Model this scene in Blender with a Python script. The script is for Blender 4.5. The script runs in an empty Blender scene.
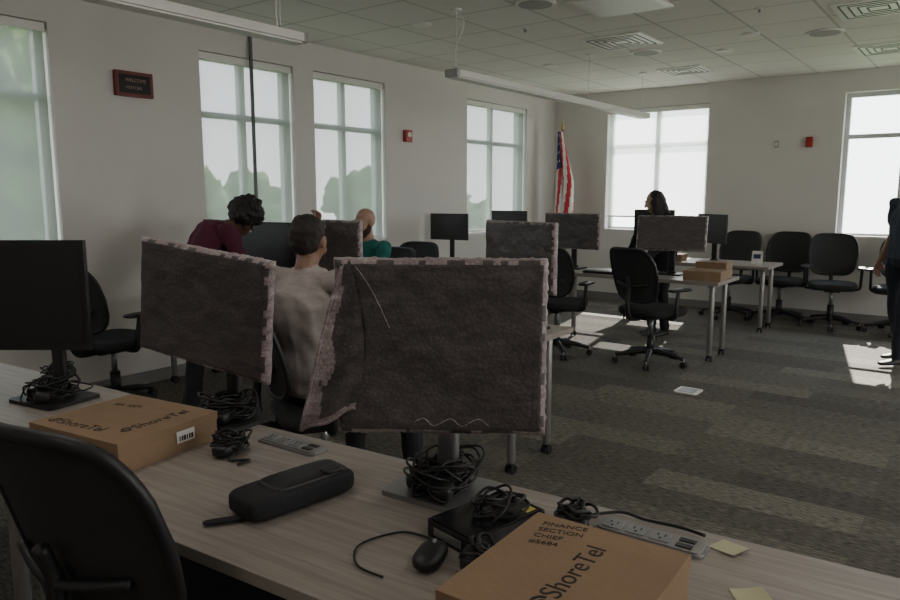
import bpy, bmesh, math, random
import numpy as np
from mathutils import Vector, Matrix, noise
random.seed(4)
C=bpy.context; SC=C.scene
def link(o): SC.collection.objects.link(o); return o
# ---------------------------------------------------------------- materials
def newmat(nm):
    m=bpy.data.materials.new(nm); m.use_nodes=True
    nt=m.node_tree; return m,nt,nt.nodes["Principled BSDF"]
def mat(nm,col,rough=.6,metal=0,var=0,vscale=20,bump=0,bscale=200,spec=None,stretch=None):
    m,nt,b=newmat(nm); N=nt.nodes; L=nt.links
    b.inputs["Base Color"].default_value=(*col,1); b.inputs["Roughness"].default_value=rough; b.inputs["Metallic"].default_value=metal
    if spec is not None: b.inputs["Specular IOR Level"].default_value=spec
    tc=N.new("ShaderNodeTexCoord"); mp=N.new("ShaderNodeMapping"); L.new(tc.outputs["Object"],mp.inputs[0])
    if stretch: mp.inputs["Scale"].default_value=stretch
    if var:
        n=N.new("ShaderNodeTexNoise"); n.inputs["Scale"].default_value=vscale; n.inputs["Detail"].default_value=5
        L.new(mp.outputs[0],n.inputs["Vector"])
        r=N.new("ShaderNodeValToRGB"); r.color_ramp.elements[0].position=.3; r.color_ramp.elements[1].position=.7
        r.color_ramp.elements[0].color=(*[c*(1-var) for c in col],1); r.color_ramp.elements[1].color=(*[min(1,c*(1+var)) for c in col],1)
        L.new(n.outputs[0],r.inputs[0]); L.new(r.outputs[0],b.inputs["Base Color"])
    if bump:
        n=N.new("ShaderNodeTexNoise"); n.inputs["Scale"].default_value=bscale; L.new(mp.outputs[0],n.inputs["Vector"])
        bu=N.new("ShaderNodeBump"); bu.inputs["Strength"].default_value=bump; bu.inputs["Distance"].default_value=.01
        L.new(n.outputs[0],bu.inputs["Height"]); L.new(bu.outputs[0],b.inputs["Normal"])
    return m
M_wall=mat("wall_paint",(.67,.643,.612),.85,var=.02,vscale=2,bump=.05,bscale=300)
M_white=mat("white_metal",(.8,.78,.75),.4,var=.02,vscale=5)
M_frame=mat("window_frame",(.6,.62,.62),.4,var=.02,vscale=5)
M_black=mat("black_plastic",(.015,.015,.017),.45,var=.15,vscale=30)
M_blackg=mat("black_gloss",(.01,.01,.012),.22,var=.1,vscale=10)
M_mesh=mat("chair_mesh",(.026,.026,.029),.8,var=.3,vscale=300,bump=.3,bscale=500)
M_fabric=mat("chair_fabric",(.020,.020,.023),.9,var=.25,vscale=200,bump=.3,bscale=400)
M_grey=mat("grey_metal",(.35,.35,.36),.35,.8,var=.05,vscale=10)
M_leg=mat("table_leg_metal",(.33,.32,.31),.4,.6,var=.05,vscale=10)
M_screen=mat("screen_glass",(.010,.011,.013),.3,var=.1,vscale=4)
M_card=mat("cardboard",(.27,.178,.105),.85,var=.08,vscale=8,bump=.08,bscale=60)
M_ink=mat("ink",(.02,.017,.017),.7,var=.05)
M_cable=mat("cable_rubber",(.012,.012,.013),.5,var=.1)
M_note=mat("sticky_note",(.52,.49,.32),.8,var=.04)
M_yellow=mat("yellow_label",(.6,.5,.08),.6,var=.04)
M_red=mat("red_plastic",(.38,.03,.03),.4,var=.05)
M_darkred=mat("sign_frame",(.15,.02,.018),.5,var=.1)
M_shadow=mat("vent_slots",(.14,.14,.14),.9,var=.1)
M_lamp=mat("lamp_diffuser",(.85,.84,.8),.5,var=.02)
M_pole=mat("pole_paint",(.12,.12,.125),.5,var=.05)
M_flagr=mat("flag_red",(.5,.03,.04),.8,var=.1); M_flagw=mat("flag_white",(.7,.68,.65),.8,var=.05); M_flagb=mat("flag_blue",(.02,.03,.12),.8,var=.1)
M_gold=mat("gold_finial",(.6,.42,.12),.3,.9,var=.05)
M_woodpole=mat("flagpole_wood",(.25,.12,.05),.4,var=.2,vscale=10)
M_leaf=mat("foliage",(.085,.15,.045),.9,var=.6,vscale=2.2,bump=.6,bscale=5)
M_bark=mat("bark",(.08,.06,.04),.9,var=.3)
M_grass=mat("grass",(.12,.18,.07),.95,var=.3,vscale=.5)
def woodmat():
    m,nt,b=newmat("desk_laminate"); N=nt.nodes;L=nt.links
    tc=N.new("ShaderNodeTexCoord"); mp=N.new("ShaderNodeMapping"); mp.inputs["Scale"].default_value=(1.6,42,1); L.new(tc.outputs["Object"],mp.inputs[0])
    n=N.new("ShaderNodeTexNoise"); n.inputs["Scale"].default_value=2.2; n.inputs["Detail"].default_value=8; n.inputs["Distortion"].default_value=.4; L.new(mp.outputs[0],n.inputs["Vector"])
    r=N.new("ShaderNodeValToRGB"); r.color_ramp.elements[0].position=.32; r.color_ramp.elements[1].position=.68
    r.color_ramp.elements[0].color=(.25,.215,.185,1); r.color_ramp.elements[1].color=(.365,.325,.285,1)
    L.new(n.outputs[0],r.inputs[0]); L.new(r.outputs[0],b.inputs["Base Color"]); b.inputs["Roughness"].default_value=.42
    return m
M_desk=woodmat()
def carpet():
    m,nt,b=newmat("carpet_planks"); N=nt.nodes;L=nt.links
    tc=N.new("ShaderNodeTexCoord")
    br=N.new("ShaderNodeTexBrick"); br.inputs["Scale"].default_value=1; br.inputs["Brick Width"].default_value=1.0; br.inputs["Row Height"].default_value=.25
    br.inputs["Mortar Size"].default_value=0.0; br.inputs["Color1"].default_value=(.088,.081,.073,1); br.inputs["Color2"].default_value=(.185,.172,.145,1); br.offset=.37
    L.new(tc.outputs["Object"],br.inputs["Vector"])
    mp=N.new("ShaderNodeMapping"); mp.inputs["Scale"].default_value=(22,120,1); L.new(tc.outputs["Object"],mp.inputs[0])
    n=N.new("ShaderNodeTexNoise"); n.inputs["Scale"].default_value=1; n.inputs["Detail"].default_value=3; L.new(mp.outputs[0],n.inputs["Vector"])
    r=N.new("ShaderNodeValToRGB"); r.color_ramp.elements[0].position=.4; r.color_ramp.elements[1].position=.62
    r.color_ramp.elements[0].color=(.5,.5,.5,1); r.color_ramp.elements[1].color=(1.35,1.33,1.26,1); L.new(n.outputs[0],r.inputs[0])
    mx=N.new("ShaderNodeMix"); mx.data_type='RGBA'; mx.blend_type='MULTIPLY'; mx.inputs[0].default_value=1
    L.new(br.outputs[0],mx.inputs[6]); L.new(r.outputs[0],mx.inputs[7]); L.new(mx.outputs[2],b.inputs["Base Color"])
    b.inputs["Roughness"].default_value=.85; b.inputs["Specular IOR Level"].default_value=.3
    bu=N.new("ShaderNodeBump"); bu.inputs["Strength"].default_value=.4; bu.inputs["Distance"].default_value=.005; L.new(n.outputs[0],bu.inputs["Height"]); L.new(bu.outputs[0],b.inputs["Normal"])
    return m
def ceilmat():
    m,nt,b=newmat("ceiling_tiles"); N=nt.nodes;L=nt.links
    tc=N.new("ShaderNodeTexCoord")
    br=N.new("ShaderNodeTexBrick"); br.inputs["Scale"].default_value=1; br.inputs["Brick Width"].default_value=.61; br.inputs["Row Height"].default_value=.61; br.offset=0
    br.inputs["Mortar Size"].default_value=.012; br.inputs["Color1"].default_value=(.76,.73,.69,1); br.inputs["Color2"].default_value=(.79,.76,.72,1); br.inputs["Mortar"].default_value=(.54,.52,.49,1)
    L.new(tc.outputs["Object"],br.inputs["Vector"]); L.new(br.outputs[0],b.inputs["Base Color"]); b.inputs["Roughness"].default_value=.9
    n=N.new("ShaderNodeTexNoise"); n.inputs["Scale"].default_value=120; L.new(tc.outputs["Object"],n.inputs["Vector"])
    bu=N.new("ShaderNodeBump"); bu.inputs["Strength"].default_value=.1; L.new(n.outputs[0],bu.inputs["Height"]); L.new(bu.outputs[0],b.inputs["Normal"])
    return m
def shademat(nm,tr,col):
    m=bpy.data.materials.new(nm); m.use_nodes=True; nt=m.node_tree;N=nt.nodes;L=nt.links; N.remove(N["Principled BSDF"])
    out=N["Material Output"]; t=N.new("ShaderNodeBsdfTransparent"); t.inputs[0].default_value=(1,1,1,1)
    a=N.new("ShaderNodeBsdfTranslucent"); a.inputs[0].default_value=(*col,1); d=N.new("ShaderNodeBsdfDiffuse"); d.inputs[0].default_value=(*col,1)
    tc=N.new("ShaderNodeTexCoord"); n=N.new("ShaderNodeTexNoise"); n.inputs["Scale"].default_value=150; L.new(tc.outputs["Object"],n.inputs["Vector"])
    r=N.new("ShaderNodeMapRange"); r.inputs[3].default_value=tr-.06; r.inputs[4].default_value=tr+.06; L.new(n.outputs[0],r.inputs[0])
    m1=N.new("ShaderNodeMixShader"); m1.inputs[0].default_value=.5; L.new(a.outputs[0],m1.inputs[1]); L.new(d.outputs[0],m1.inputs[2])
    m2=N.new("ShaderNodeMixShader"); L.new(r.outputs[0],m2.inputs[0]); L.new(m1.outputs[0],m2.inputs[1]); L.new(t.outputs[0],m2.inputs[2]); L.new(m2.outputs[0],out.inputs[0])
    return m
M_shade=shademat("roller_shade_fabric",.40,(.36,.38,.34))
M_shade2=shademat("roller_shade_sheer",.6,(.85,.86,.84))
def wrapmat(nm,c1,c2,rough,bs=.35):
    m,nt,b=newmat(nm); N=nt.nodes;L=nt.links
    tc=N.new("ShaderNodeTexCoord"); v=N.new("ShaderNodeTexVoronoi"); v.inputs["Scale"].default_value=110; L.new(tc.outputs["Object"],v.inputs["Vector"])
    mp=N.new("ShaderNodeMapping"); mp.inputs["Scale"].default_value=(1,1,3.2); L.new(tc.outputs["Object"],mp.inputs[0])
    n=N.new("ShaderNodeTexNoise"); n.inputs["Scale"].default_value=7; n.inputs["Detail"].default_value=7; n.inputs["Roughness"].default_value=.65; n.inputs["Distortion"].default_value=1.2; L.new(mp.outputs[0],n.inputs["Vector"])
    r=N.new("ShaderNodeValToRGB"); r.color_ramp.elements[0].position=.40; r.color_ramp.elements[1].position=.72
    r.color_ramp.elements[0].color=(*c1,1); r.color_ramp.elements[1].color=(*c2,1); L.new(n.outputs[0],r.inputs[0])
    r2=N.new("ShaderNodeMapRange"); r2.inputs[1].default_value=.0; r2.inputs[2].default_value=.6; r2.inputs[3].default_value=1.2; r2.inputs[4].default_value=.75; L.new(v.outputs["Distance"],r2.inputs[0])
    mx=N.new("ShaderNodeMix"); mx.data_type='RGBA'; mx.blend_type='MULTIPLY'; mx.inputs[0].default_value=1; L.new(r.outputs[0],mx.inputs[6]); L.new(r2.outputs[0],mx.inputs[7]); L.new(mx.outputs[2],b.inputs["Base Color"])
    b.inputs["Roughness"].default_value=rough; b.inputs["Coat Weight"].default_value=.25; b.inputs["Coat Roughness"].default_value=.25
    ad=N.new("ShaderNodeMath"); ad.operation='MULTIPLY_ADD'; ad.inputs[1].default_value=.6; L.new(v.outputs["Distance"],ad.inputs[0]); L.new(n.outputs[0],ad.inputs[2])
    bu=N.new("ShaderNodeBump"); bu.inputs["Strength"].default_value=bs; bu.inputs["Distance"].default_value=.005; L.new(ad.outputs[0],bu.inputs["Height"]); L.new(bu.outputs[0],b.inputs["Normal"])
    return m
M_wrap=wrapmat("bubble_wrap_face",(.070,.059,.059),(.14,.118,.118),.45,.4)
M_wrapedge=wrapmat("bubble_wrap_edge",(.29,.22,.225),(.55,.46,.465),.35,.6)
# ---------------------------------------------------------------- mesh builder
class MB:
    def __init__(s): s.v=[];s.f=[];s.m=[];s.sm=[];s.mats=[]
    def mi(s,m):
        if m not in s.mats: s.mats.append(m)
        return s.mats.index(m)
    def add(s,vs,fs,m,smooth=False):
        o=len(s.v); s.v+= [tuple(v) for v in vs]; k=s.mi(m)
        for f in fs: s.f.append(tuple(i+o for i in f)); s.m.append(k); s.sm.append(smooth)
    def box(s,c,size,m,R=None):
        vs=[]
        for z in(-.5,.5):
            for x,y in((-.5,-.5),(.5,-.5),(.5,.5),(-.5,.5)):
                p=Vector((x*size[0],y*size[1],z*size[2]))
                if R: p=R@p
                vs.append(p+Vector(c))
        s.add(vs,[(3,2,1,0),(4,5,6,7),(0,1,5,4),(1,2,6,5),(2,3,7,6),(3,0,4,7)],m)
    def cyl(s,p0,p1,r0,m,r1=None,n=16):
        p0=Vector(p0);p1=Vector(p1); r1=r0 if r1 is None else r1
        q=(p1-p0).to_track_quat('Z','Y').to_matrix(); vs=[]
        for p,r in((p0,r0),(p1,r1)):
            for i in range(n):
                a=2*math.pi*i/n; vs.append(p+q@Vector((r*math.cos(a),r*math.sin(a),0)))
        s.add(vs,[(i,(i+1)%n,n+(i+1)%n,n+i) for i in range(n)],m,True)
        s.add(vs[:n],[tuple(range(n))[::-1]],m); s.add(vs[n:],[tuple(range(n))],m)
    def tube(s,pts,r,m,n=8,sub=6,closed=False):
        P=[Vector(p) for p in pts]
        if sub>1:
            Q=[]; K=len(P); rng=range(K if closed else K-1)
            for i in rng:
                g=(lambda j:P[j%K]) if closed else (lambda j:P[max(0,min(K-1,j))])
                a,b,c,d=g(i-1),g(i),g(i+1),g(i+2)
                for t in range(sub):
                    t/=sub; Q.append(.5*((2*b)+(c-a)*t+(2*a-5*b+4*c-d)*t*t+(3*b-a-3*c+d)*t**3))
            if not closed: Q.append(P[-1])
            P=Q
        K=len(P); vs=[]; up=Vector((.1,.2,1)).normalized()
        for i in range(K):
            t=(P[(i+1)%K]-P[i-1]) if closed else (P[min(K-1,i+1)]-P[max(0,i-1)])
            t=t.normalized() if t.length>1e-9 else Vector((0,0,1))
            a=(up-t*up.dot(t)); a=a.normalized() if a.length>1e-4 else t.orthogonal().normalized(); up=a; b=t.cross(a)
            rr=r[i*len(r)//K] if isinstance(r,(list,tuple)) else r
            for j in range(n):
                w=2*math.pi*j/n; vs.append(P[i]+a*rr*math.cos(w)+b*rr*math.sin(w))
        fs=[]
        for i in range(K if closed else K-1):
            for j in range(n):
                fs.append((i*n+j,i*n+(j+1)%n,((i+1)%K)*n+(j+1)%n,((i+1)%K)*n+j))
        if not closed: fs+= [tuple(range(n))[::-1],tuple((K-1)*n+j for j in range(n))]
        s.add(vs,fs,m,True)
    def sup(s,c,a,m,e1=.5,e2=.5,R=None,nu=24,nv=12):
        sg=lambda x,e: math.copysign(abs(x)**e,x); vs=[]
        for i in range(nv+1):
            ph=-math.pi/2+math.pi*i/nv
            for j in range(nu):
                th=2*math.pi*j/nu
                p=Vector((a[0]*sg(math.cos(ph),e1)*sg(math.cos(th),e2),a[1]*sg(math.cos(ph),e1)*sg(math.sin(th),e2),a[2]*sg(math.sin(ph),e1)))
                if R: p=R@p
                vs.append(p+Vector(c))
        fs=[(i*nu+j,i*nu+(j+1)%nu,(i+1)*nu+(j+1)%nu,(i+1)*nu+j) for i in range(nv) for j in range(nu)]
        s.add(vs,fs,m,True)
    def rslab(s,c,w,d,h,r,m,R=None,n=6):
        o=[]
        for cx,cy,a0 in((w/2-r,d/2-r,0),(-w/2+r,d/2-r,90),(-w/2+r,-d/2+r,180),(w/2-r,-d/2+r,270)):
            for k in range(n+1):
                a=math.radians(a0+90*k/n); o.append((cx+r*math.cos(a),cy+r*math.sin(a)))
        K=len(o); vs=[]
        for z in(-h/2,h/2):
            for x,y in o:
                p=Vector((x,y,z)); p=R@p if R else p; vs.append(p+Vector(c))
        s.add(vs,[(i,(i+1)%K,K+(i+1)%K,K+i) for i in range(K)]+[tuple(range(K))[::-1],tuple(range(K,2*K))],m)
    def build(s,nm,loc=(0,0,0),rz=0,bevel=0,parent=None,scale=1,solid=0):
        me=bpy.data.meshes.new(nm); me.from_pydata(s.v,[],s.f)
        for m in s.mats: me.materials.append(m)
        me.polygons.foreach_set("material_index",s.m); me.polygons.foreach_set("use_smooth",s.sm); me.update()
        bm=bmesh.new(); bm.from_mesh(me); bmesh.ops.remove_doubles(bm,verts=bm.verts,dist=1e-5)
        if not solid: bmesh.ops.recalc_face_normals(bm,faces=bm.faces)
        bm.to_mesh(me); bm.free()
        o=link(bpy.data.objects.new(nm,me)); o.location=loc; o.rotation_euler=(0,0,math.radians(rz)); o.scale=(scale,)*3
        if bevel:
            b=o.modifiers.new("bevel",'BEVEL'); b.width=bevel; b.segments=2; b.limit_method='ANGLE'; b.angle_limit=math.radians(50)
        if parent: o.parent=parent
        return o
RX=lambda a:Matrix.Rotation(math.radians(a),3,'X'); RY=lambda a:Matrix.Rotation(math.radians(a),3,'Y'); RZ=lambda a:Matrix.Rotation(math.radians(a),3,'Z')
def text(nm,s,loc,rot,size,m,parent,ext=.0004):
    cu=bpy.data.curves.new(nm,'FONT'); cu.body=s; cu.size=size; cu.extrude=ext; cu.materials.append(m)
    o=link(bpy.data.objects.new(nm,cu)); o.location=loc; o.rotation_euler=tuple(math.radians(a) for a in rot)
    if parent: o.parent=parent
    return o
# ---------------------------------------------------------------- room
XL,YB,XR,YF,HC=-5.34,9.68,4.6,-2.6,2.93
T=.22; ZT=2.68; ZS=1.0
b=MB(); b.box(((XL+XR)/2,(YF+YB)/2,-.05),(XR-XL+.6,YB-YF+.6,.1),carpet()); fl=b.build("floor")
b=MB(); b.box(((XL+XR)/2,(YF+YB)/2,HC+.05),(XR-XL+.6,YB-YF+.6,.1),ceilmat()); b.build("ceiling")
def wall(nm,axis,pos,out,a0,a1,wins):
    b=MB(); c=pos+out*T/2
    def bx(u0,u1,z0,z1):
        if axis=='x': b.box((c,(u0+u1)/2,(z0+z1)/2),(T,u1-u0,z1-z0),M_wall)
        else: b.box(((u0+u1)/2,c,(z0+z1)/2),(u1-u0,T,z1-z0),M_wall)
    u=a0
    for w0,w1 in sorted(wins):
        bx(u,w0,0,HC); bx(w0,w1,0,ZS); bx(w0,w1,ZT,HC); u=w1
    bx(u,a1,0,HC); b.build(nm)
wl=[(1.0,2.47),(3.66,4.66),(4.91,5.93),(7.44,8.87)]
wb=[(-4.5,-3.08),(-1.52,.3),(1.6,3.2)]
wr=[(1.5,3.4),(5,6.9)]
wall("wall_left",'x',XL,-1,YF,YB,wl)
wall("wall_back",'y',YB,1,XL-T,XR+T,wb)
wall("wall_right",'x',XR,1,YF,YB,wr)
wall("wall_front",'y',YF,-1,XL-T,XR+T,[])
wn=[0]
def window(axis,pos,out,u0,u1,mull,shade,gap=.02,rail=(2.18,)):
    wn[0]+=1; b=MB(); f=pos+out*.14; fw=.05
    def bx(a0,a1,z0,z1,p=f,t=.06,m=M_frame):
        if axis=='x': b.box((p,(a0+a1)/2,(z0+z1)/2),(t,a1-a0,z1-z0),m)
        else: b.box(((a0+a1)/2,p,(z0+z1)/2),(a1-a0,t,z1-z0),m)
    bx(u0,u0+fw,ZS,ZT);bx(u1-fw,u1,ZS,ZT);bx(u0+fw,u1-fw,ZS,ZS+fw);bx(u0+fw,u1-fw,ZT-fw,ZT)
    for mu in mull: bx(mu-.03,mu+.03,ZS+fw,ZT-fw,t=.055)
    for z in rail: bx(u0+fw,u1-fw,z-.025,z+.025,t=.05)
    bx(u0+.002,u1-.002,ZS+.001,ZS+.02,p=pos+out*.055,t=.1,m=M_white)
    if shade:
        p=pos+out*.05
        bx(u0+.015,u1-.015,ZS+gap,ZT-.05,p=p,t=.002,m=shade)
        bx(u0+.01,u1-.01,ZT-.06,ZT-.005,p=p,t=.06,m=M_white); bx(u0+.015,u1-.015,ZS+gap-.012 if gap>.04 else ZS+.022,ZS+gap+.01,p=p,t=.014,m=M_white)
    b.build("window_%d"%wn[0])
window('x',XL,-1,1.0,2.47,[1.74],M_shade,.04)
window('x',XL,-1,3.66,4.66,[4.16],M_shade,.04)
window('x',XL,-1,4.91,5.93,[5.41],M_shade,.04)
window('x',XL,-1,7.44,8.87,[8.15],M_shade,.04)
window('y',YB,1,-4.5,-3.08,[-3.8],M_shade2,.2)
window('y',YB,1,-1.52,.3,[-.9,-.3],None)
window('y',YB,1,1.6,3.2,[2.4],M_shade2)
window('x',XR,1,1.5,3.4,[2.45],M_shade2); window('x',XR,1,5,6.9,[5.95],M_shade2)  # unseen right-wall windows, added to let more sky light into the room
M_base=mat("baseboard_rubber",(.22,.21,.2),.6,var=.05)
def bb(nm,c,s): b=MB(); b.box(c,s,M_base); b.build(nm)
bb("baseboard_left",(XL+.006,(YF+YB)/2,.05),(.012,YB-YF-.04,.1)); bb("baseboard_back",((XL+XR)/2,YB-.006,.05),(XR-XL-.04,.012,.1)); bb("baseboard_right",(XR-.006,(YF+YB)/2,.05),(.012,YB-YF-.04,.1))
# ---------------------------------------------------------------- ceiling fixtures
def pendant(y0,y1,wires,x=-3.48,z=2.44):
    b=MB(); b.rslab((x,(y0+y1)/2,z),.13,y1-y0,.05,.03,M_white); b.rslab((x,(y0+y1)/2,z-.03),.10,y1-y0-.06,.012,.01,M_lamp)
    b.rslab((x,y1-.02,z),.135,.05,.056,.02,M_grey); b.rslab((x,y0+.02,z),.135,.05,.056,.02,M_grey)
    for y in wires:
        b.cyl((x,y,z+.015),(x,y,HC),.003,M_white,n=8); b.cyl((x,y,HC-.02),(x,y,HC),.04,M_white); b.cyl((x,y,z+.015),(x,y,z+.05),.012,M_grey)
    y=wires[0]; b.tube([(x,y+.02,HC),(x+.05,y+.03,HC-.12),(x+.03,y-.05,HC-.3),(x,y-.02,z+.02)],.005,M_white)
    b.build("pendant_light",bevel=.003)
pendant(-.8,3.11,[2.95,-.6]); pendant(4.63,8.52,[4.7,7.0,8.4])
def vent(x,y,s=.58,slots=True):
    b=MB(); b.box((x,y,HC-.006),(s,s,.012),M_white)
    if slots:
        for k in range(4):
            q=s*(.42-.1*k); 
            for sx,sy,w,d in((0,q,2*q,.012),(0,-q,2*q,.012),(q,0,.012,2*q),(-q,0,.012,2*q)): b.box((x+sx,y+sy,HC-.0135),(w,d,.003),M_shadow)
    b.build("ceiling_vent")
vent(-2.95,6.59);vent(-.855,6.6);vent(-3.02,8.52,.5);vent(-.97,8.45)
def panel(x,y,em=None,s=(.6,.6)):
    b=MB(); b.box((x,y,HC-.006),(s[0],s[1],.012),M_white); b.box((x,y,HC-.014),(s[0]-.08,s[1]-.08,.006),M_lamp); o=b.build("ceiling_light_panel")
    if em:  # added fill lamp, only under the out-of-view panels
        l=bpy.data.lights.new("panel_lamp",'AREA'); l.shape='RECTANGLE'; l.size=s[0]-.1; l.size_y=s[1]-.1; l.energy=em; l.color=(1,.94,.87)
        lo=link(bpy.data.objects.new("panel_lamp",l)); lo.location=(x,y,HC-.022); lo.parent=o
panel(-2.4,5.31)
for x,y in((-2.3,1.1),(.6,1.3),(-4.3,.4),(2.2,4.0),(2.2,7.2),(-1.2,-1.1),(-.2,3.4)): panel(x,y,7.5,(.6,1.2))  # out-of-view panels added as soft top fill over desks and floor
def disc(nm,x,y,r,m2):
    b=MB(); b.cyl((x,y,HC-.012),(x,y,HC),r,M_white,r1=r*1.04,n=32); b.cyl((x,y,HC-.016),(x,y,HC-.011),r*.85,m2,n=32); b.build(nm)
M_grille=mat("speaker_grille",(.4,.39,.38),.7,var=.1,vscale=300)
for x,y in((-2.91,4.93),(-1.35,7.32),(-2.97,7.23)): disc("ceiling_speaker",x,y,.15,M_grille)
for x,y in((-4.02,4.94),(-1.9,7.0),(-4.11,7.3),(-2.3,7.6)): disc("recessed_downlight",x,y,.08,M_lamp)
for x,y in((-3.4,5.6),(-1.6,6.1)):
    b=MB(); b.cyl((x,y,HC-.01),(x,y,HC),.03,M_white); b.cyl((x,y,HC-.035),(x,y,HC-.01),.012,M_grey); b.build("ceiling_sprinkler")
# wall items
b=MB(); b.box((XL+.02,3.065,2.33),(.04,.30,.185),M_darkred); b.box((XL+.042,3.065,2.33),(.006,.25,.135),M_blackg); ws=b.build("wall_sign",bevel=.004)
M_led=mat("led_text",(.4,.25,.22),.5,var=.05)
text("sign_text_1","WELCOME",(XL+.047,2.985,2.345),(90,0,90),.035,M_led,ws); text("sign_text_2","VISITORS",(XL+.047,2.985,2.29),(90,0,90),.033,M_led,ws)
b=MB(); b.box((XL+.026,6.27,2.15),(.05,.11,.13),M_red); b.cyl((XL+.05,6.27,2.165),(XL+.06,6.27,2.165),.03,M_white); b.build("fire_alarm_strobe",bevel=.005)
b=MB(); b.box((-1.87,YB-.026,2.13),(.075,.05,.12),M_red); b.box((-1.87,YB-.054,2.15),(.05,.008,.04),M_red); b.build("fire_alarm_pull_station",bevel=.005)
b=MB(); b.box((-2.24,YB-.011,2.12),(.045,.02,.08),M_grey); b.box((-2.24,YB-.022,2.12),(.03,.004,.05),M_white); b.build("thermostat",bevel=.003)
b=MB(); b.box((XL+.03,4.16,(HC+.9)/2),(.022,.026,HC-.9-.002),M_pole); b.box((XL+.02,4.16,.93),(.035,.05,.06),M_pole); b.box((XL+.02,4.16,HC-.02),(.038,.06,.03),M_pole); b.build("wall_conduit",bevel=.002)
for x in(-3.0,-2.75):
    b=MB(); b.box((x,YB-.005,.42),(.075,.01,.12),M_white); b.box((x,YB-.011,.445),(.03,.002,.03),M_shadow); b.box((x,YB-.011,.395),(.03,.002,.03),M_shadow); b.build("wall_outlet",bevel=.002)
b=MB(); b.rslab((-1.78,5.42,.004),.18,.18,.008,.02,M_white); b.box((-1.78,5.42,.009),(.12,.12,.003),M_grey); b.build("floor_outlet_box")
# ---------------------------------------------------------------- flag
b=MB(); fx,fy=-5.02,9.32
b.cyl((fx,fy,0),(fx,fy,.05),.15,M_gold,r1=.13,n=32); b.cyl((fx,fy,.05),(fx,fy,.12),.05,M_gold,r1=.025); b.cyl((fx,fy,.1),(fx,fy,2.42),.014,M_woodpole)
b.sup((fx,fy,2.44),(.025,.025,.03),M_gold,1,1); b.cyl((fx,fy,2.46),(fx,fy,2.55),.018,M_gold,r1=.001)
nu,nv=60,40
def fp(u,v):
    z=2.38-1.25*v*(1-.10*u); w=.08+.20*min(1,v*1.6)
    a=u*math.pi*5; rr=w*(.25+.75*u)
    return (fx-.05+rr*.95*u*.95+.03*math.sin(a)*(.4+v), fy-.03-.06*math.cos(a)*(.3+v*.7)-.03*u, z+.01*math.sin(a))
vs=[fp(i/nu,j/nv) for j in range(nv+1) for i in range(nu+1)]
for j in range(nv):
    for i in range(nu):
        u=(i+.5)/nu;v=(j+.5)/nv; st=int(u*13+v*2)
        q=(j*(nu+1)+i,j*(nu+1)+i+1,(j+1)*(nu+1)+i+1,(j+1)*(nu+1)+i)
        m=M_flagr if st%2==0 else M_flagw
        if v<.42 and u<.72: m=M_flagw if (i%4==1 and j%4==1) else M_flagb
        b.f.append(tuple(k+len(b.v) for k in q)); b.m.append(b.mi(m)); b.sm.append(True)
b.v+=vs
b.build("american_flag",solid=1)
# ---------------------------------------------------------------- furniture
def chair(x,y,rz,arms=True,scale=1):
    b=MB()
    for k in range(5):
        a=math.radians(90+72*k); c,s=math.cos(a),math.sin(a)
        b.tube([(c*.03,s*.03,.115),(c*.16,s*.16,.105),(c*.31,s*.31,.075)],[.028,.024,.018],M_black,sub=4)
        t=Vector((-s,c,0)); p=Vector((c*.31,s*.31,.028))
        b.cyl(p+t*.008,p+t*.026,.028,M_black); b.cyl(p-t*.026,p-t*.008,.028,M_black); b.cyl(p+Vector((0,0,.01)),p+Vector((0,0,.05)),.008,M_grey,n=8)
    b.cyl((0,0,.08),(0,0,.26),.035,M_black); b.cyl((0,0,.26),(0,0,.43),.02,M_grey); b.box((0,-.03,.435),(.16,.26,.045),M_black)
    b.sup((0,.01,.485),(.25,.245,.045),M_fabric,.5,.45,nu=40,nv=12); b.sup((0,.01,.458),(.235,.23,.02),M_black,.4,.4,nu=40)
    def bp(px,pz,off):
        v=pz; w=.205+.045*math.sin(min(1,v*1.15)*math.pi*.8)
        return Vector((px*w,-.235-.035*v-.10*v*v+.05*px*px-off,.585+.46*v))
    NR,NA=8,48; 
    for off,flip in((0,0),(.014,1)):
        vs=[];fs=[]
        for i in range(NR+1):
            for j in range(NA):
                th=2*math.pi*j/NA; sg=lambda q:math.copysign(abs(q)**.42,q); r=i/NR
                vs.append(bp(r*sg(math.cos(th)),.5+.5*r*sg(math.sin(th)),off))
        for i in range(NR):
            for j in range(NA): fs.append((i*NA+j,i*NA+(j+1)%NA,(i+1)*NA+(j+1)%NA,(i+1)*NA+j))
        b.add(vs,fs,M_mesh,True)
    rim=[]
    for j in range(48):
        th=2*math.pi*j/48; sg=lambda q:math.copysign(abs(q)**.42,q); rim.append(bp(sg(math.cos(th)),.5+.5*sg(math.sin(th)),.007))
    b.tube(rim,.014,M_black,sub=1,closed=True)
    b.tube([(0,-.12,.43),(0,-.27,.44),(0,-.315,.55),(0,-.30,.70),(0,-.325,.80)],[.025,.025,.022,.02,.016],M_black)
    b.tube([(-.17,-.262,.74),(0,-.305,.72),(.17,-.262,.74)],.012,M_black)
    if arms:
        for sx in(-1,1):
            b.tube([(sx*.15,-.02,.44),(sx*.27,-.02,.45),(sx*.285,-.02,.55),(sx*.285,0,.68)],.016,M_black); b.sup((sx*.28,.02,.69),(.045,.13,.016),M_black,.6,.5)
    return b.build("office_chair",(x,y,0),rz,scale=scale)
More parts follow.
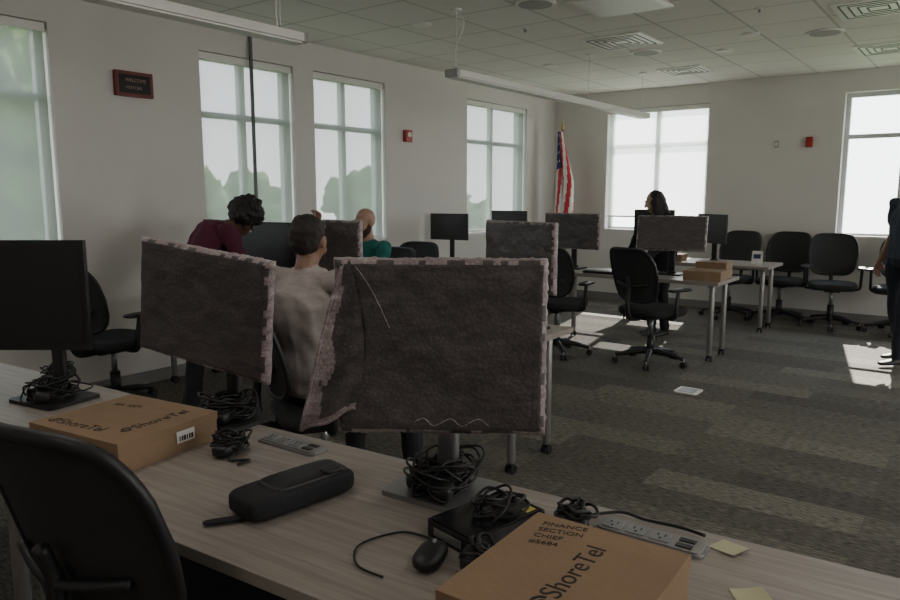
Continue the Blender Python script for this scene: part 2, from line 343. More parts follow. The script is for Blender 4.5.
def table(nm,x0,x1,y0,y1,rz=0,loc=(0,0,0),z=.74,legs=None):
    b=MB(); b.rslab(((x0+x1)/2,(y0+y1)/2,z-.015),x1-x0,y1-y0,.03,.012,M_desk,n=3)
    d=y1-y0; yc=(y0+y1)/2
    for x in (legs or (x0+.09,x1-.09)):
        for y in(yc-d*.29,yc+d*.29):
            b.cyl((x,y,.07),(x,y,z-.03),.024,M_leg); b.cyl((x,y,.055),(x,y,.075),.016,M_grey)
            for s in(-1,1): b.cyl((x+s*.014,y,.027),(x+s*.024,y,.027),.027,M_black)
            b.cyl((x-.02,y,.045),(x+.02,y,.045),.014,M_black)
        b.box((x,yc,z-.045),(.05,d*.75,.03),M_leg)
    b.box(((x0+x1)/2,yc,z-.05),(x1-x0-.25,.04,.04),M_leg)
    return b.build(nm,loc,rz,bevel=.002)
DL=(-1.2,1.53,0); DR=4.6
table("desk",-1.155,1.3,-.68,0,DR,DL,legs=(-1.08,1.2)); table("desk",-3.7,-1.16,-.68,0,DR,DL,legs=(-3.6,-1.24))
table("desk",-3.62,-1.9,3.05,3.72); table("desk",-5.28,-3.63,3.05,3.72)
table("desk",-3.62,-1.88,6.38,7.03); table("desk",-5.28,-3.63,6.38,7.03)
table("desk",-3.62,-1.88,8.13,8.78)
def cables(b,c,R,zs,n,r=.0035,jit=.5,m=M_cable):
    for k in range(n):
        z=random.uniform(*zs); rr=R*(1-jit*random.random()); ph=random.random()*6; ox,oy=random.uniform(-.3,.3)*R,random.uniform(-.3,.3)*R
        ec=random.uniform(.4,1.25); t1=random.uniform(-.55,.55); t2=random.uniform(-.55,.55); w=random.uniform(0,.35); f=random.choice((2,3))
        pts=[]
        for i in range(11):
            a=2*math.pi*i/11; q=rr*(1+w*math.sin(f*a+ph))
            pts.append((c[0]+ox+q*math.cos(ph+a)*ec,c[1]+oy+q*math.sin(ph+a),max(.018,z+t1*q*math.cos(a)+t2*q*math.sin(a)+random.uniform(-.008,.008))))
        b.tube(pts,r,m,n=6,sub=4,closed=True)
def stand(b,yaw,zc,base=(.25,.21),bm=None,neck=None,ox=0):
    bm=bm or M_black; neck=neck or M_black
    b.rslab((0,0,.007),base[0],base[1],.014,.02,bm)
    b.rslab((0,.03,.014+(zc-.014)/2),.06,.03,zc-.014,.012,neck); b.cyl((0,.03,.014),(0,.03,.03),.045,neck,n=24)
    R=RZ(yaw); b.box(R@Vector((ox/2,.0,0))+Vector((0,0,zc)),(.1+abs(ox),.055,.1),neck,R)
def clutter(b,n):
    cables(b,(0,.0),.085,(.02,.075),n)
    b.sup((.035,-.05,.035),(.03,.05,.02),M_black,.5,.5,R=RZ(25)); b.sup((-.05,-.03,.03),(.022,.035,.016),M_black,.5,.5,R=RZ(-50))
def monitor(x,y,rz,yaw=0,w=.54,h=.33,zc=.40,z=.74,cab=0,nm="computer_monitor",ox=0):
    b=MB(); stand(b,yaw,zc,ox=ox); R=RZ(yaw)
    b.box(R@Vector((ox,-.035,0))+Vector((0,0,zc)),(w,.022,h),M_black,R)
    b.box(R@Vector((ox,-.018,0))+Vector((0,0,zc)),(w*.7,.03,h*.6),M_black,R)
    b.box(R@Vector((ox,-.0465,0))+Vector((0,0,zc+.004)),(w-.03,.002,h-.04),M_screen,R)
    if cab: clutter(b,cab)
    return b.build(nm,(x,y,z),rz,bevel=.003)
def wrapped(x,y,rz,yaw=0,w=.58,h=.40,zc=.39,z=.74,flap=False,cab=0,seed=0,metal=False,tilt=0,roll=0,ox=0):
    b=MB(); stand(b,yaw,zc,bm=M_grey if metal else None,neck=M_grey if metal else None,ox=ox); R=RZ(yaw)@RX(tilt)@RY(roll)
    nu,nv=60,44; o=Vector((seed*7.3,seed*3.1,0))
    def P(u,v,side):
        k=(max(abs(u),abs(v)))
        e=max(0,(k-.95)/.05); t=.026*(1-e*e*.35)
        n1=noise.turbulence(Vector((u*2.2,v*1.8,side*5))+o,3,False)-.5; n2=noise.noise(Vector((u*6+v*4,v*3,side))+o)
        sx=1+.008*noise.noise(Vector((v*3,side*2,1))+o); sz=1+.012*noise.noise(Vector((u*3,side*2,7))+o)
        return R@Vector((ox+u*w/2*sx,-.035+side*(t+.004*n1+.002*n2),v*h/2*sz))+Vector((0,0,zc))
    for side in(-1,1):
        vs=[P(2*i/nu-1,2*j/nv-1,side) for j in range(nv+1) for i in range(nu+1)]; fa=[];fb=[]
        for j in range(nv):
            for i in range(nu):
                u=2*(i+.5)/nu-1; v=2*(j+.5)/nv-1
                dd=min((1-abs(u))*w/2,(1-abs(v))*h/2); th=.003+.008*(noise.noise(Vector((u*6,v*6,side*3))+o)+.25)
                f=(j*(nu+1)+i,j*(nu+1)+i+1,(j+1)*(nu+1)+i+1,(j+1)*(nu+1)+i); (fb if dd<th else fa).append(f)
        base=len(b.v); b.add(vs,fa,M_wrap,True); k=b.mi(M_wrapedge)
        for f in fb: b.f.append(tuple(q+base for q in f)); b.m.append(k); b.sm.append(True)
    per=[(2*i/nu-1,-1) for i in range(nu)]+[(1,2*j/nv-1) for j in range(nv)]+[(1-2*i/nu,1) for i in range(nu)]+[(-1,1-2*j/nv) for j in range(nv)]
    K=len(per); vs=[]
    for u,v in per:
        a=P(u,v,-1);c=P(u,v,1); mid=(a+c)/2; out=R@Vector((u*(abs(u)==1),0,v*(abs(v)==1))); j=.003+.009*abs(noise.noise(Vector((u*16,v*16,2))+o))
        vs+=[a,a*.75+c*.25+out*j*.8,mid+out*j,a*.25+c*.75+out*j*.8,c]
    b.add(vs,[(i*5+q,i*5+q+1,((i+1)%K)*5+q+1,((i+1)%K)*5+q) for i in range(K) for q in range(4)],M_wrapedge,True)
    if flap:
        vs=[]; n=24; fa=[];fb=[]
        for j in range(n+1):
            for i in range(n+1):
                u=i/n; v=j/n
                xl=-w/2+.02-.115*v**.9; xr=-w/2+.04+.03*math.sin(v*3)
                p=R@Vector((xl+(xr-xl)*u,-.067-.008*math.sin(u*7+v*5)*v-.003*math.sin(v*30+u*3),h/2*.99-.012*(1-u)-(h*.965)*v+.05*u*v*v+.004*math.sin(u*9)))+Vector((0,0,zc)); vs.append(p)
        for j in range(n):
            for i in range(n):
                f=(j*(n+1)+i,j*(n+1)+i+1,(j+1)*(n+1)+i+1,(j+1)*(n+1)+i)
                wd=.30+.25*noise.noise(Vector((i*.2,j*.2,3))); (fb if (i/n<wd or j/n>.95) else fa).append(f)
        base=len(b.v); b.add(vs,fa,M_wrap,True); k=b.mi(M_wrapedge)
        for f in fb: b.f.append(tuple(q+base for q in f)); b.m.append(k); b.sm.append(True)
        rimp=[vs[j*(n+1)] for j in range(n+1)]+[vs[n*(n+1)+i] for i in range(1,n+1)]
        b.tube(rimp,.004,M_wrapedge,n=6,sub=2)
        b.tube([P(-.80+.035*i,.93-.05*i-.006*i*i*.5,-1) for i in range(10)],.0014,M_wrapedge,n=6,sub=3)
        b.tube([P(-.25+.09*i,-.86+.05*math.sin(i*2.1),-1) for i in range(9)],.0012,M_wrapedge,n=6,sub=3)
    if cab: clutter(b,cab)
    return b.build("bubble_wrapped_monitor",(x,y,z),rz,solid=0)
monitor(-2.757,1.199,10,27,w=.54,h=.40,zc=.40,cab=26,ox=-.10)
wrapped(-2.03,1.44,4,4,w=.585,h=.39,zc=.385,cab=30,seed=1,roll=6,ox=-.055)
wrapped(-1.085,1.405,4,30,w=.51,h=.43,zc=.39,flap=True,cab=30,seed=2,metal=True)
wrapped(-2.11,3.5,0,-16,w=.56,h=.38,zc=.42,seed=3)
wrapped(-3.57,3.45,0,0,w=.54,h=.38,zc=.40,seed=4)
monitor(-4.25,3.45,0,8); monitor(-4.85,3.5,0,-5)
monitor(-5.0,6.65,0,10,w=.48,h=.30); monitor(-4.25,6.75,0,0,w=.45,h=.30,zc=.44)
wrapped(-3.5,6.78,0,0,w=.62,h=.36,zc=.39,seed=5)
wrapped(-2.47,6.82,0,12,w=.64,h=.33,zc=.39,seed=6,tilt=-12)
monitor(-2.55,8.4,0,-35,w=.5,h=.33,zc=.38); monitor(-3.3,8.45,180,0,w=.5,h=.33,zc=.42)
def cbox(x,y,rz,w,d,h,z=.74,logo=()):
    b=MB(); b.box((0,0,h/2),(w,d,h-.0001),M_card); b.box((0,0,h-.012),(w+.004,d+.004,.026),M_card)
    b.box((0,-d/2-.003,h*.45),(w*.35,.003,h*.55),M_card)
    o=b.build("cardboard_box",(x,y,z),rz,bevel=.003)
    zt=h+.0013
    for (tx,ty,r,sz) in logo:
        text("printed_label","ShoreTel",(tx,ty,zt),(0,0,r),sz,M_ink,o)
        sb=MB(); a=math.radians(r); off=-sz*.42
        cx,cy=tx+math.cos(a)*off-math.sin(a)*sz*.33, ty+math.sin(a)*off+math.cos(a)*sz*.33
        for k in range(2):
            pts=[]
            for i in range(16):
                t=i/15; an=k*math.pi+t*4.4+a; rr=sz*.40*(1-.8*t); pts.append((cx+rr*math.cos(an),cy+rr*math.sin(an)*.9,zt))
            sb.tube(pts,[sz*.07]*4,M_ink,n=4,sub=3)
        for i,v in enumerate(sb.v): sb.v[i]=(v[0],v[1],zt+(v[2]-zt)*.05)
        sb.build("printed_logo",parent=o)
    return o
fb=cbox(-.549,1.079,2,.315,.365,.10,logo=[(.025,-.095,90,.056)])
for i,s in enumerate(("FINANCE","SECTION","CHIEF","#5684")): text("handwritten_note",s,(-.125+i*.004,.135-.027*i,.1015),(0,0,14),.022,M_ink,fb,ext=.0002)
lb=cbox(-2.07,1.10,8,.40,.35,.09,logo=[(-.13,-.14,3,.052),(.13,-.06,88,.052)])
text("handwritten_note","FM  5571",(-.14,.06,.0915),(0,0,12),.028,M_ink,lb)
b=MB(); b.box((.203,.05,.05),(.002,.065,.035),M_flagw)
for k in range(6): b.box((.2045,.028+.009*k,.045),(.001,.003+.002*(k%3),.015),M_ink)
b.build("shipping_label",parent=lb)
cbox(-2.06,6.60,3,.33,.3,.085,logo=[(-.05,-.1,0,.04)]); cbox(-2.08,6.89,0,.28,.2,.14)
cbox(-3.0,8.3,5,.3,.25,.08)
b=MB(); b.box((0,-.03,.075),(.11,.003,.15),M_flagw,RX(-18)); b.box((0,.022,.075),(.11,.003,.15),M_flagw,RX(18)); b.box((0,-.035,.09),(.07,.003,.05),M_flagb,RX(-18)); b.build("tent_card",(-2.07,8.4,.74),10)
def pod(x,y,rz):
    b=MB(); b.rslab((0,0,.004),.25,.075,.008,.02,M_grey); b.rslab((0,0,.0095),.235,.062,.004,.016,M_leg)
    for k in range(4):
        cx=-.085+.055*k
        if k<3:
            b.rslab((cx,0,.0125),.045,.042,.003,.006,M_grey)
            for sx in(-.008,.008): b.box((cx+sx,.006,.0145),(.003,.01,.001),M_black)
            b.cyl((cx,-.009,.0138),(cx,-.009,.015),.003,M_black,n=8)
        else:
            for sy in(-.014,.014): b.box((cx,sy,.0125),(.035,.016,.003),M_black)
    b.build("desk_power_outlet",(x,y,.74),rz,bevel=.0008)
pod(-.555,1.478,2); pod(-1.66,1.40,2)
n=8; vs=[(.032*(2*i/n-1),sy*.028,.001+.006*(i/n)**2) for i in range(n+1) for sy in(-1,1)]
for lx,ly,r in((-.40,1.535,-20),(-.31,1.365,35)):
    b=MB(); b.add(vs,[(2*i,2*i+1,2*i+3,2*i+2) for i in range(n)],M_note,True); b.build("sticky_note",(lx,ly,.741),r,solid=1)
b=MB(); b.sup((0,0,.03),(.065,.155,.03),M_fabric,.4,.3,nu=48,nv=16); b.sup((0,.03,.057),(.052,.11,.010),M_black,.5,.35,nu=40)
b.tube([(-.05,-.12,.045),(-.05,0,.058),(-.05,.12,.05)],.003,M_blackg)
b.sup((-.005,-.185,.008),(.012,.05,.004),M_fabric,.5,.5,R=RZ(-25)); b.sup((.035,.09,.068),(.022,.028,.006),M_black,.5,.5)
b.build("zip_pouch",(-1.345,1.135,.741),-8)
b=MB(); b.rslab((0,0,.018),.15,.24,.036,.012,M_black); b.rslab((0,0,.038),.14,.225,.004,.01,M_blackg); b.box((.0,-.1205,.018),(.09,.002,.018),M_grey); b.box((.05,.085,.0405),(.02,.03,.001),M_yellow)
cables(b,(.01,.02),.05,(.055,.07),6,r=.0035,jit=.3)
b.build("docking_station",(-.87,1.295,.741),-12,bevel=.002)
def mouse(x,y,rz):
    b=MB(); b.sup((0,0,.016),(.032,.055,.018),M_black,.8,.75); b.cyl((-.004,.03,.03),(.004,.03,.03),.008,M_grey)
    b.tube([(0,.05,.012),(.0,.07,.006),(-.05,.10,.004),(-.11,.1,.004),(-.17,.02,.004),(-.14,-.06,.004),(-.07,-.09,.004)],.0025,M_cable); b.build("computer_mouse",(x,y,.741),rz)
mouse(-.88,1.10,20)
b=MB(); cables(b,(0,0),.04,(.01,.06),16,r=.004); b.sup((.0,.0,.022),(.035,.05,.022),M_black,.5,.5,R=RZ(30))
b.tube([(.0,.05,.01),(.06,.12,.012),(.12,.13,.006),(.2,.14,.006),(.26,.125,.01)],.004,M_cable); b.build("power_adapter",(-.715,1.42,.741),0)
b=MB(); cables(b,(0.01,0),.038,(.015,.05),12,r=.0045); b.sup((-.01,0,.022),(.026,.04,.02),M_black,.6,.6); b.build("cable_bundle",(-.785,1.14,.741),20)
def pile(nm,x,y,R,n,rz): 
    b=MB(); cables(b,(0,0),R,(.008,.05),n,r=.0035); b.tube([(R,0,.01),(R*1.6,-.03,.005),(R*2.2,.02,.005),(R*2.6,-.02,.005)],.004,M_cable); b.sup((R*.3,-R*.3,.02),(.028,.05,.018),M_black,.5,.5,R=RZ(40)); b.build(nm,(x,y,.741),rz)
pile("cable_bundle",-1.765,1.255,.05,14,-20); pile("cable_bundle",-3.08,1.36,.06,14,150); pile("cable_bundle",-3.2,1.08,.07,14,160)
b=MB(); b.rslab((0,0,.01),.42,.14,.02,.01,M_black); 
for r_ in range(4):
    for c_ in range(14): b.box((-.19+.029*c_,-.045+.03*r_,.022),(.023,.023,.006),M_black)
b.build("keyboard",(-3.0,6.5,.741),0)
chair(-1.47,.90,8,arms=False,scale=1.03)
chair(-2.50,2.31,-30)
chair(-4.9,2.55,10); chair(-4.08,4.32,178); chair(-4.35,5.0,185); chair(-3.25,6.0,5); chair(-2.38,6.15,-20)
chair(-2.56,9.12,170,); chair(-1.99,9.2,175); chair(-1.42,9.1,192); chair(-.76,9.1,178)
# ---------------------------------------------------------------- blobs / people
V=lambda *a: np.array(a,float)
def nrm(a): a=np.array(a,float); return a/np.linalg.norm(a)
def frame(up,right):
    u=nrm(up); r=np.array(right,float); r=nrm(r-u*r.dot(u)); f=np.cross(u,r); return np.stack([r,f,u],1)
_bm=bmesh.new(); bmesh.ops.create_icosphere(_bm,subdivisions=2,radius=1); ICO=np.array([v.co[:] for v in _bm.verts]); _bm.free()
I3=np.eye(3)
def blob(nm,prims,mats,voxel,smooth=3,disp=None):
    vs=[];fs=[]
    for tag,el in prims:
        bm=bmesh.new()
        for c,r,R in el:
            for p in ICO: bm.verts.new(Vector(c+R@(p*np.array(r))))
        g=bmesh.ops.convex_hull(bm,input=bm.verts[:],use_existing_faces=False)
        dead=[v for v in bm.verts if not v.link_faces]; bmesh.ops.delete(bm,geom=dead,context='VERTS')
        bm.verts.index_update(); o=len(vs); vs+=[v.co[:] for v in bm.verts]; fs+=[tuple(v.index+o for v in f.verts) for f in bm.faces]; bm.free()
    me=bpy.data.meshes.new(nm); me.from_pydata(vs,[],fs); ob=link(bpy.data.objects.new(nm+"_tmp",me))
    m=ob.modifiers.new("r",'REMESH'); m.mode='VOXEL'; m.voxel_size=voxel; m.adaptivity=0
    m=ob.modifiers.new("s",'SMOOTH'); m.factor=.5; m.iterations=smooth
    dg=C.evaluated_depsgraph_get(); me2=bpy.data.meshes.new_from_object(ob.evaluated_get(dg)); bpy.data.objects.remove(ob)
    me2.name=nm; n=len(me2.vertices); co=np.empty(n*3); me2.vertices.foreach_get("co",co); co=co.reshape(-1,3)
    def tags(P):
        best=np.full(len(P),1e9); bi=np.zeros(len(P),int)
        for k,(tag,el) in enumerate(prims):
            for t in ([0] if len(el)==1 else np.linspace(0,1,7)):
                a=el[0]; z=el[-1]; c=a[0]*(1-t)+z[0]*t; r=np.array(a[1])*(1-t)+np.array(z[1])*t; R=a[2]
                q=np.linalg.norm(((P-c)@R)/r,axis=1); d=(q-1)*r.min(); w=d<best; best[w]=d[w]; bi[w]=k
        return bi
    if disp:
        nr=np.empty(n*3); me2.vertices.foreach_get("normal",nr); nr=nr.reshape(-1,3); tb=tags(co)
        for i in range(n):
            a=disp.get(prims[tb[i]][0])
            if a: co[i]+=nr[i]*a[0]*(noise.noise(Vector(co[i])*a[1])+.6*noise.noise(Vector((co[i][0]*a[1]*2.3,co[i][1]*a[1]*2.3,co[i][2]*a[1]*1.2))))
        me2.vertices.foreach_set("co",co.ravel())
    nf=len(me2.polygons); ce=np.empty(nf*3); me2.polygons.foreach_get("center",ce); tb=tags(ce.reshape(-1,3))
    names=[]; 
    for t,_ in prims:
        if t not in names: names.append(t)
    me2.materials.clear()
    for t in names: me2.materials.append(mats[t])
    idx=np.array([names.index(p[0]) for p in prims])[tb]; me2.polygons.foreach_set("material_index",idx.astype(np.int32)); me2.polygons.foreach_set("use_smooth",[True]*nf); me2.update()
    return link(bpy.data.objects.new(nm,me2))
def skinm(nm,c):
    m=mat(nm,c,.5,var=.06,vscale=30); m.node_tree.nodes["Principled BSDF"].inputs["Subsurface Weight"].default_value=.05; return m
M_shoe=mat("black_shoe",(.02,.02,.022),.5,var=.1); M_eye=mat("eye_white",(.6,.58,.55),.3,var=.02); M_iris=mat("iris",(.03,.02,.015),.2,var=.05)
def human(nm,loc,rz,P,skin,shirt,pants,hairm,hair=(),hairdisp=(.006,40),beard=None,short=False,scale=1,shirt_len=0,girth=1.0):
    lip=mat(nm+"_lips",(.36,.16,.14),.5,var=.03)
    mats=dict(skin=skin,shirt=shirt,pants=pants,shoe=M_shoe,lip=lip,beard=hairm)
    A={k:V(*v) for k,v in P.items() if isinstance(v,tuple)}
    pel,ch,nk,hd=A['pelvis'],A['chest'],A['neck'],A['head']
    pr=[]; S=lambda c,r:(np.array(c,float),(r,r,r),I3)
    rt=A['shr']-A['shl']; rp=A.get('pr',V(1,0,0)); g=girth
    Fp=frame(ch-pel,rp); Fc=frame(nk-pel,rt)
    wa=pel*.5+ch*.5
    pr.append(('pants',[(pel-Fp[:,2]*.03,(.16*g,.115*g,.09),Fp)]))
    pr.append(('shirt',[(pel+Fp[:,2]*(.02-shirt_len),(.168*g,.125*g,.085),Fp),(wa,(.145*g,.11*g,.1),Fp)]))
    pr.append(('shirt',[(wa,(.145*g,.11*g,.1),Fc),(ch,(.165*g,.12*g,.12),Fc)]))
    pr.append(('shirt',[(ch,(.165*g,.118*g,.11),Fc),(nk-Fc[:,2]*.045,(.12,.075,.05),Fc)]))
    hu=frame(A['hu'],rt)
    pr.append(('skin',[S(nk-Fc[:,2]*.02,.055),S(hd-hu[:,2]*.05,.05)]))
    pr.append(('shirt',[(nk-Fc[:,2]*.02,(.07,.066,.026),Fc)]))
    for s in('l','r'):
        sh,el,wr=A['sh'+s],A['el'+s],A['wr'+s]
        pr.append(('shirt',[S(nk*.55+sh*.45-Fc[:,2]*.045,.055),S(sh,.062)]))
        mid=sh*.45+el*.55
        if short:
            pr.append(('shirt',[S(sh,.062),S(mid,.054)])); pr.append(('skin',[S(mid,.044),S(el,.038)]))
            pr.append(('skin',[S(el,.039),S(wr,.026)]))
        else:
            pr.append(('shirt',[S(sh,.062),S(el,.046)])); w2=el*.1+wr*.9; pr.append(('shirt',[S(el,.046),S(w2,.035)])); pr.append(('skin',[S(w2,.027),S(wr,.026)]))
        h=nrm(A['hd'+s]); pn=A.get('pn'+s,V(0,0,-1)); sv=nrm(np.cross(h,pn)); pn=nrm(np.cross(sv,h))
        FH=np.stack([sv,h,pn],1)
        if s=='l': sv=-sv
        pr.append(('skin',[(wr+h*.01,(.022,.02,.016),FH),(wr+h*.07,(.038,.02,.013),FH)]))
        for k,(off,L) in enumerate(((.030,.068),(.010,.078),(-.010,.072),(-.030,.056))):
            cu=P.get('curl',.5); b0=wr+h*.082-sv*off; d1=nrm(h+pn*cu*.6-sv*off*3); b1=b0+d1*L*.5; d2=nrm(h+pn*cu*1.8); b2=b1+d2*L*.5
            pr.append(('skin',[S(b0,.0095),S(b1,.0088)])); pr.append(('skin',[S(b1,.0088),S(b2,.0075)]))
        t0=wr+h*.025-sv*.022; d=nrm(h*.6-sv*.8+pn*.2); t1=t0+d*.04; t2=t1+nrm(h*.9-sv*.35+pn*.4)*.032
        pr.append(('skin',[S(t0,.013),S(t1,.0105)])); pr.append(('skin',[S(t1,.0105),S(t2,.0085)]))
        kn,an=A['kn'+s],A['an'+s]; hip=pel+Fp[:,0]*(.09 if s=='r' else -.09)*g-Fp[:,2]*.03
        pr.append(('pants',[S(hip,.09*g),S(kn,.062)]))
        cf=kn*.65+an*.35; pr.append(('pants',[S(kn,.062),S(cf,.06)])); pr.append(('pants',[S(cf,.06),S(an+V(0,0,.02),.052)]))
        to=nrm(A.get('toe'+s,V(0,1,0)))
        FF=frame(V(0,0,1),np.cross(to,V(0,0,1)))
        az=an*1.0; pr.append(('shoe',[(V(az[0],az[1],az[2]-.035)-to*.03,(.036,.04,.038),FF),(V(az[0],az[1],az[2]-.05)+to*.09,(.045,.05,.024),FF)]))
        pr.append(('shoe',[(V(az[0],az[1],az[2]-.05)+to*.09,(.045,.05,.024),FF),(V(az[0],az[1],az[2]-.053)+to*.15,(.036,.035,.02),FF)]))
    hf=A['hf']; FHd=frame(A['hu'],np.cross(nrm(hf),nrm(A['hu'])))
    hp=lambda x,y,z: hd+FHd@V(x,y,z)
    E=lambda p,r:(hp(*p),r,FHd)
    pr.append(('skin',[E((0,-.012,.02),(.074,.09,.09))]))
    pr.append(('skin',[E((0,.03,-.01),(.064,.058,.075)),E((0,.055,-.088),(.03,.026,.02))]))
    pr.append(('skin',[E((0,.0,-.05),(.055,.05,.035)),E((0,.055,-.088),(.03,.026,.02))]))
    pr.append(('skin',[E((0,.088,.018),(.008,.008,.01)),E((0,.104,-.02),(.015,.013,.011))]))
    pr.append(('skin',[E((-.03,.078,.03),(.022,.01,.008)),E((.03,.078,.03),(.022,.01,.008))]))
    for sx in(-1,1):
        pr.append(('skin',[E((sx*.04,.06,-.03),(.022,.02,.022))])); pr.append(('skin',[E((sx*.078,-.005,-.005),(.009,.018,.031))]))
    pr.append(('lip',[E((-.014,.085,-.052),(.01,.009,.006)),E((.014,.085,-.052),(.01,.009,.006))]))
    pr.append(('lip',[E((-.01,.083,-.062),(.01,.009,.006)),E((.01,.083,-.062),(.01,.009,.006))]))
    if beard:
        pr.append(('beard',[E((0,.052,-.098),(.042,.035,.028)),E((0,.035,-.065),(.062,.045,.025))])); pr.append(('beard',[E((-.02,.084,-.04),(.012,.01,.005)),E((.02,.084,-.04),(.012,.01,.005))]))
        for sx in(-1,1): pr.append(('beard',[E((sx*.062,.01,-.03),(.012,.02,.03)),E((sx*.05,.035,-.07),(.018,.03,.025))]))
    o=blob(nm,pr,mats,.0072,2,dict(shirt=(.013,9),pants=(.008,9),beard=(.004,60)))
    o.location=loc; o.rotation_euler=(0,0,math.radians(rz)); o.scale=(scale,)*3
    eb=MB()
    RR=Matrix([list(r) for r in FHd])
    for sx in(-1,1):
        eb.sup(hp(sx*.03,.076,.01),(.0125,.0125,.0115),M_eye,1,1,R=RR,nu=16,nv=10); eb.sup(hp(sx*.03,.0855,.01),(.006,.004,.006),M_iris,1,1,R=RR,nu=12,nv=8)
        eb.tube([hp(sx*.015,.089,.031),hp(sx*.03,.091,.036),hp(sx*.047,.080,.031)],.003,hairm,n=6)
    eb.build(nm+"_eyes",parent=o)
    if hair:
        hpz=[('h',[E(a,r) for a,r in h_]) for h_ in hair]
        ho=blob(nm+"_hair",hpz,dict(h=hairm),.008,2,dict(h=hairdisp)); ho.parent=o
    return o
M_hair=mat("black_hair",(.012,.01,.009),.6,var=.3,vscale=120,bump=.5,bscale=200)
M_hairb=mat("brown_hair",(.018,.012,.009),.6,var=.3,vscale=120,bump=.5,bscale=200)
M_beard=mat("brown_beard",(.07,.035,.02),.8,var=.3,vscale=150,bump=.5,bscale=200)
M_sk1=skinm("skin_light",(.42,.25,.18)); M_sk2=skinm("skin_medium",(.27,.15,.10)); M_sk3=skinm("skin_dark",(.11,.06,.04))
M_shirtw=mat("striped_shirt",(.40,.35,.33),.9,var=.12,vscale=4,bump=.2,bscale=25,stretch=(8,8,60))
M_teal=mat("teal_shirt",(.02,.16,.14),.9,var=.12,vscale=12,bump=.3,bscale=20); M_mar=mat("maroon_shirt",(.085,.012,.035),.9,var=.15,vscale=12,bump=.3,bscale=20)
M_blk=mat("black_top",(.018,.017,.02),.9,var=.2,vscale=12,bump=.3,bscale=20); M_navy=mat("navy_shirt",(.05,.065,.09),.9,var=.15,vscale=12,bump=.3,bscale=20)
M_pant=mat("dark_trousers",(.018,.018,.024),.9,var=.2,vscale=14,bump=.3,bscale=25); M_jean=mat("dark_jeans",(.012,.015,.028),.85,var=.2,vscale=40,bump=.2,bscale=60)
SHORT=[[((0,-.028,.032),(.082,.087,.085))],[((0,-.05,-.02),(.074,.055,.05)),((0,-.05,.03),(.082,.068,.062))],[((0,.02,.075),(.062,.06,.035)),((0,-.04,.08),(.068,.06,.038))]]
human("seated_man",(-2.50,2.31,0),8,dict(pelvis=(0,-.02,.61),chest=(.0,-.10,1.02),neck=(.0,-.10,1.185),head=(-.01,-.06,1.29),hf=(-.22,.95,-.25),hu=(0,.2,1),
  shl=(-.21,-.11,1.12),shr=(.21,-.11,1.12),ell=(-.30,.02,.85),elr=(.33,.0,.85),wrl=(-.2,.24,.79),wrr=(.2,.24,.80),hdl=(.3,1,-.1),hdr=(-.3,1,-.1),
  knl=(-.10,.40,.55),knr=(.24,.38,.55),anl=(-.09,.36,.09),anr=(.27,.38,.09)),M_sk2,M_shirtw,M_pant,M_hairb,SHORT,girth=1.22)
human("bearded_man",(-4.08,4.30,0),178,dict(pelvis=(0,-.05,.61),chest=(0,-.02,.99),neck=(0,0,1.14),head=(0,.03,1.285),hf=(.1,.95,-.25),hu=(0,.25,1),
  shl=(-.19,0,1.08),shr=(.19,0,1.08),ell=(-.25,.15,.84),elr=(.32,.12,1.0),wrl=(-.15,.4,.80),wrr=(.35,.22,1.25),hdl=(.3,1,-.1),hdr=(-.1,.1,1),pnr=(-.3,1,0),pnl=(0,0,-1),curl=.9,
  knl=(-.14,.38,.55),knr=(.15,.38,.55),anl=(-.13,.36,.09),anr=(.16,.38,.09)),M_sk1,M_teal,M_pant,M_beard,beard=True,short=True)
b=MB(); b.cyl((0,0,0),(.03,-.02,.14),.004,M_white); b.build("pen",(-4.43,4.05,1.32))
AFRO=[[((0,-.03,.03),(.090,.09,.09))],[((0,-.07,.04),(.115,.09,.10))],[((0,-.02,.08),(.105,.085,.08))],[((.02,-.1,.09),(.085,.07,.07))]]
human("bending_woman",(-4.20,2.73,0),-30,dict(pelvis=(0,-.02,.96),chest=(0,.17,1.22),neck=(0,.26,1.30),head=(.0,.35,1.325),hf=(-.7,.5,-.9),hu=(-.1,.8,.5),
  shl=(-.17,.23,1.27),shr=(.17,.23,1.27),ell=(-.22,.33,1.03),elr=(.22,.33,1.02),wrl=(-.12,.50,.85),wrr=(.14,.50,.85),hdl=(.1,.9,-.3),hdr=(-.1,.9,-.3),
  knl=(-.1,.03,.52),knr=(.1,.02,.52),anl=(-.1,-.02,.09),anr=(.11,-.04,.09)),M_sk3,M_mar,M_pant,M_hair,AFRO,(.016,28),girth=1.15)
LONG=[[((0,-.028,.032),(.082,.088,.085))],[((0,-.06,.0),(.085,.055,.08)),((0,-.07,-.16),(.10,.05,.08))],[((-.07,.0,-.0),(.022,.06,.06)),((-.085,.01,-.2),(.03,.045,.09))],[((.07,.0,-.0),(.022,.06,.06)),((.085,.01,-.2),(.03,.045,.09))]]
human("long_haired_woman",(-2.80,7.42,0),160,dict(pelvis=(0,-.02,.92),chest=(0,.05,1.20),neck=(0,.08,1.32),head=(0,.13,1.43),hf=(.55,.75,-.5),hu=(.1,.35,.9),
  shl=(-.165,.06,1.26),shr=(.165,.06,1.26),ell=(-.21,.16,1.02),elr=(.21,.16,1.02),wrl=(-.13,.38,.86),wrr=(.12,.38,.86),hdl=(.1,.9,-.3),hdr=(-.1,.9,-.3),
  knl=(-.09,.05,.5),knr=(.1,.0,.5),anl=(-.09,.0,.09),anr=(.11,-.03,.09)),M_sk1,M_blk,M_pant,M_hair,LONG,(.008,25),girth=1.0)
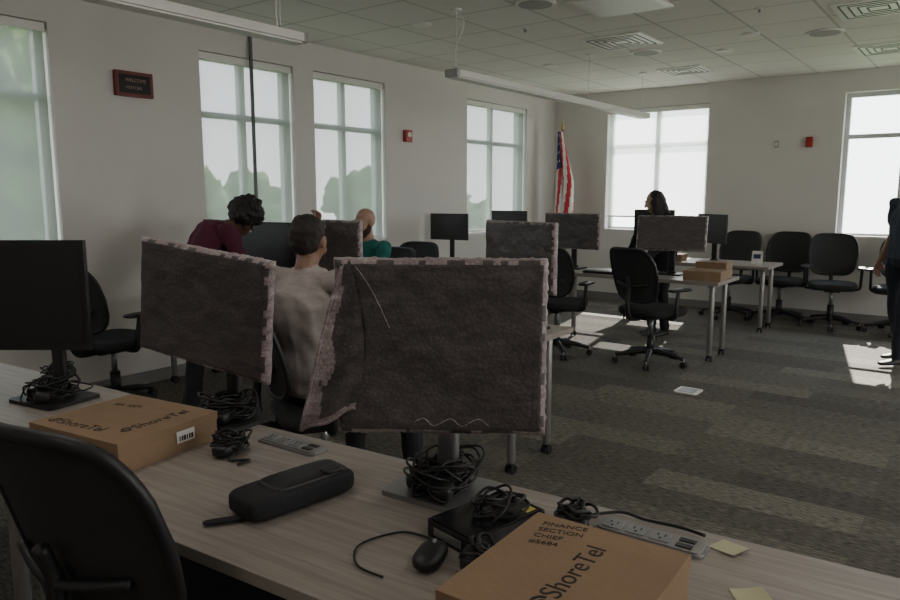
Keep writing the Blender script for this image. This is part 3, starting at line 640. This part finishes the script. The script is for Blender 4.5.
human("standing_man",(-.585,7.49,0),135,dict(pelvis=(0,0,.96),chest=(0,.0,1.30),neck=(0,-.01,1.48),head=(0,.01,1.63),hf=(0,1,-.2),hu=(0,.1,1),
  shl=(-.2,0,1.42),shr=(.2,0,1.42),ell=(-.25,-.04,1.14),elr=(.25,-.04,1.14),wrl=(-.24,.08,.91),wrr=(.24,.08,.91),hdl=(0,.3,-1),hdr=(0,.3,-1),pnl=(1,0,0),pnr=(-1,0,0),
  knl=(-.11,.1,.52),knr=(.11,.0,.52),anl=(-.12,.12,.09),anr=(.12,-.1,.09)),M_sk2,M_navy,M_jean,M_hairb,SHORT,short=True,girth=1.2)
# ---------------------------------------------------------------- outside
b=MB(); b.box((0,5,-4.05),(160,160,.1),M_grass); b.build("outside_ground")
def tree(x,y,top,R):
    pr=[]; 
    for k in range(16):
        a=random.random()*6.28; r=R*random.uniform(.2,.85); z=top-R*.5-random.random()*R*1.6; q=R*random.uniform(.25,.48)
        pr.append(('leaf',[(V(r*math.cos(a),r*math.sin(a),z),(q,q,q*.85),I3)]))
    pr.append(('bark',[(V(0,0,-3.9),(.25,.25,.2),I3),(V(0,0,top-R),(.15,.15,.2),I3)]))
    o=blob("tree",pr,dict(leaf=M_leaf,bark=M_bark),.12,1,dict(leaf=(.6,2.2))); o.location=(x,y,0)
for t in((-13.5,3.8,4.6,2.4),(-15,6.6,4.9,2.4),(-17,11.2,2.6,2.3),(-18,14.5,2.4,2.1),(-17,19,2.5,2.2),(-19,24.5,2.6,2.6)): tree(*t)
# ---------------------------------------------------------------- light
w=bpy.data.worlds.new("world"); SC.world=w; w.use_nodes=True; nt=w.node_tree; bg=nt.nodes["Background"]
bg.inputs[1].default_value=5.6
tc=nt.nodes.new("ShaderNodeTexCoord"); sx=nt.nodes.new("ShaderNodeSeparateXYZ"); rp=nt.nodes.new("ShaderNodeValToRGB")
rp.color_ramp.elements[0].color=(.96,.98,1,1); rp.color_ramp.elements[1].color=(.65,.8,1,1); rp.color_ramp.elements[1].position=.8
nt.links.new(tc.outputs["Generated"],sx.inputs[0]); nt.links.new(sx.outputs[2],rp.inputs[0]); nt.links.new(rp.outputs[0],bg.inputs[0])
sl=bpy.data.lights.new("sun",'SUN'); sl.energy=20; sl.angle=.009; sl.color=(1,.95,.86); so=link(bpy.data.objects.new("sun",sl))
so.rotation_euler=Vector((.2,-1,-.78)).to_track_quat('-Z','Y').to_euler()
def side_fill(loc,rot,w_,e):
    l=bpy.data.lights.new("window_daylight",'AREA'); l.shape='RECTANGLE'; l.size=w_; l.size_y=1.6; l.energy=e; l.color=(1,.95,.9)
    o=link(bpy.data.objects.new("window_daylight",l)); o.location=loc; o.rotation_euler=tuple(math.radians(a) for a in rot)
for y in(2.45,5.95): side_fill((XR-.03,y,1.84),(90,0,90),1.8,46)  # fill lamps added just inside the unseen right windows to brighten the interior
# ---------------------------------------------------------------- camera
cam=bpy.data.cameras.new("camera"); co=link(bpy.data.objects.new("camera",cam))
cam.sensor_width=36; cam.lens=28.8; cam.clip_start=.02
co.location=(0,0,1.5); co.rotation_euler=(math.pi/2-math.radians(8.3),0,math.radians(37)); SC.camera=co
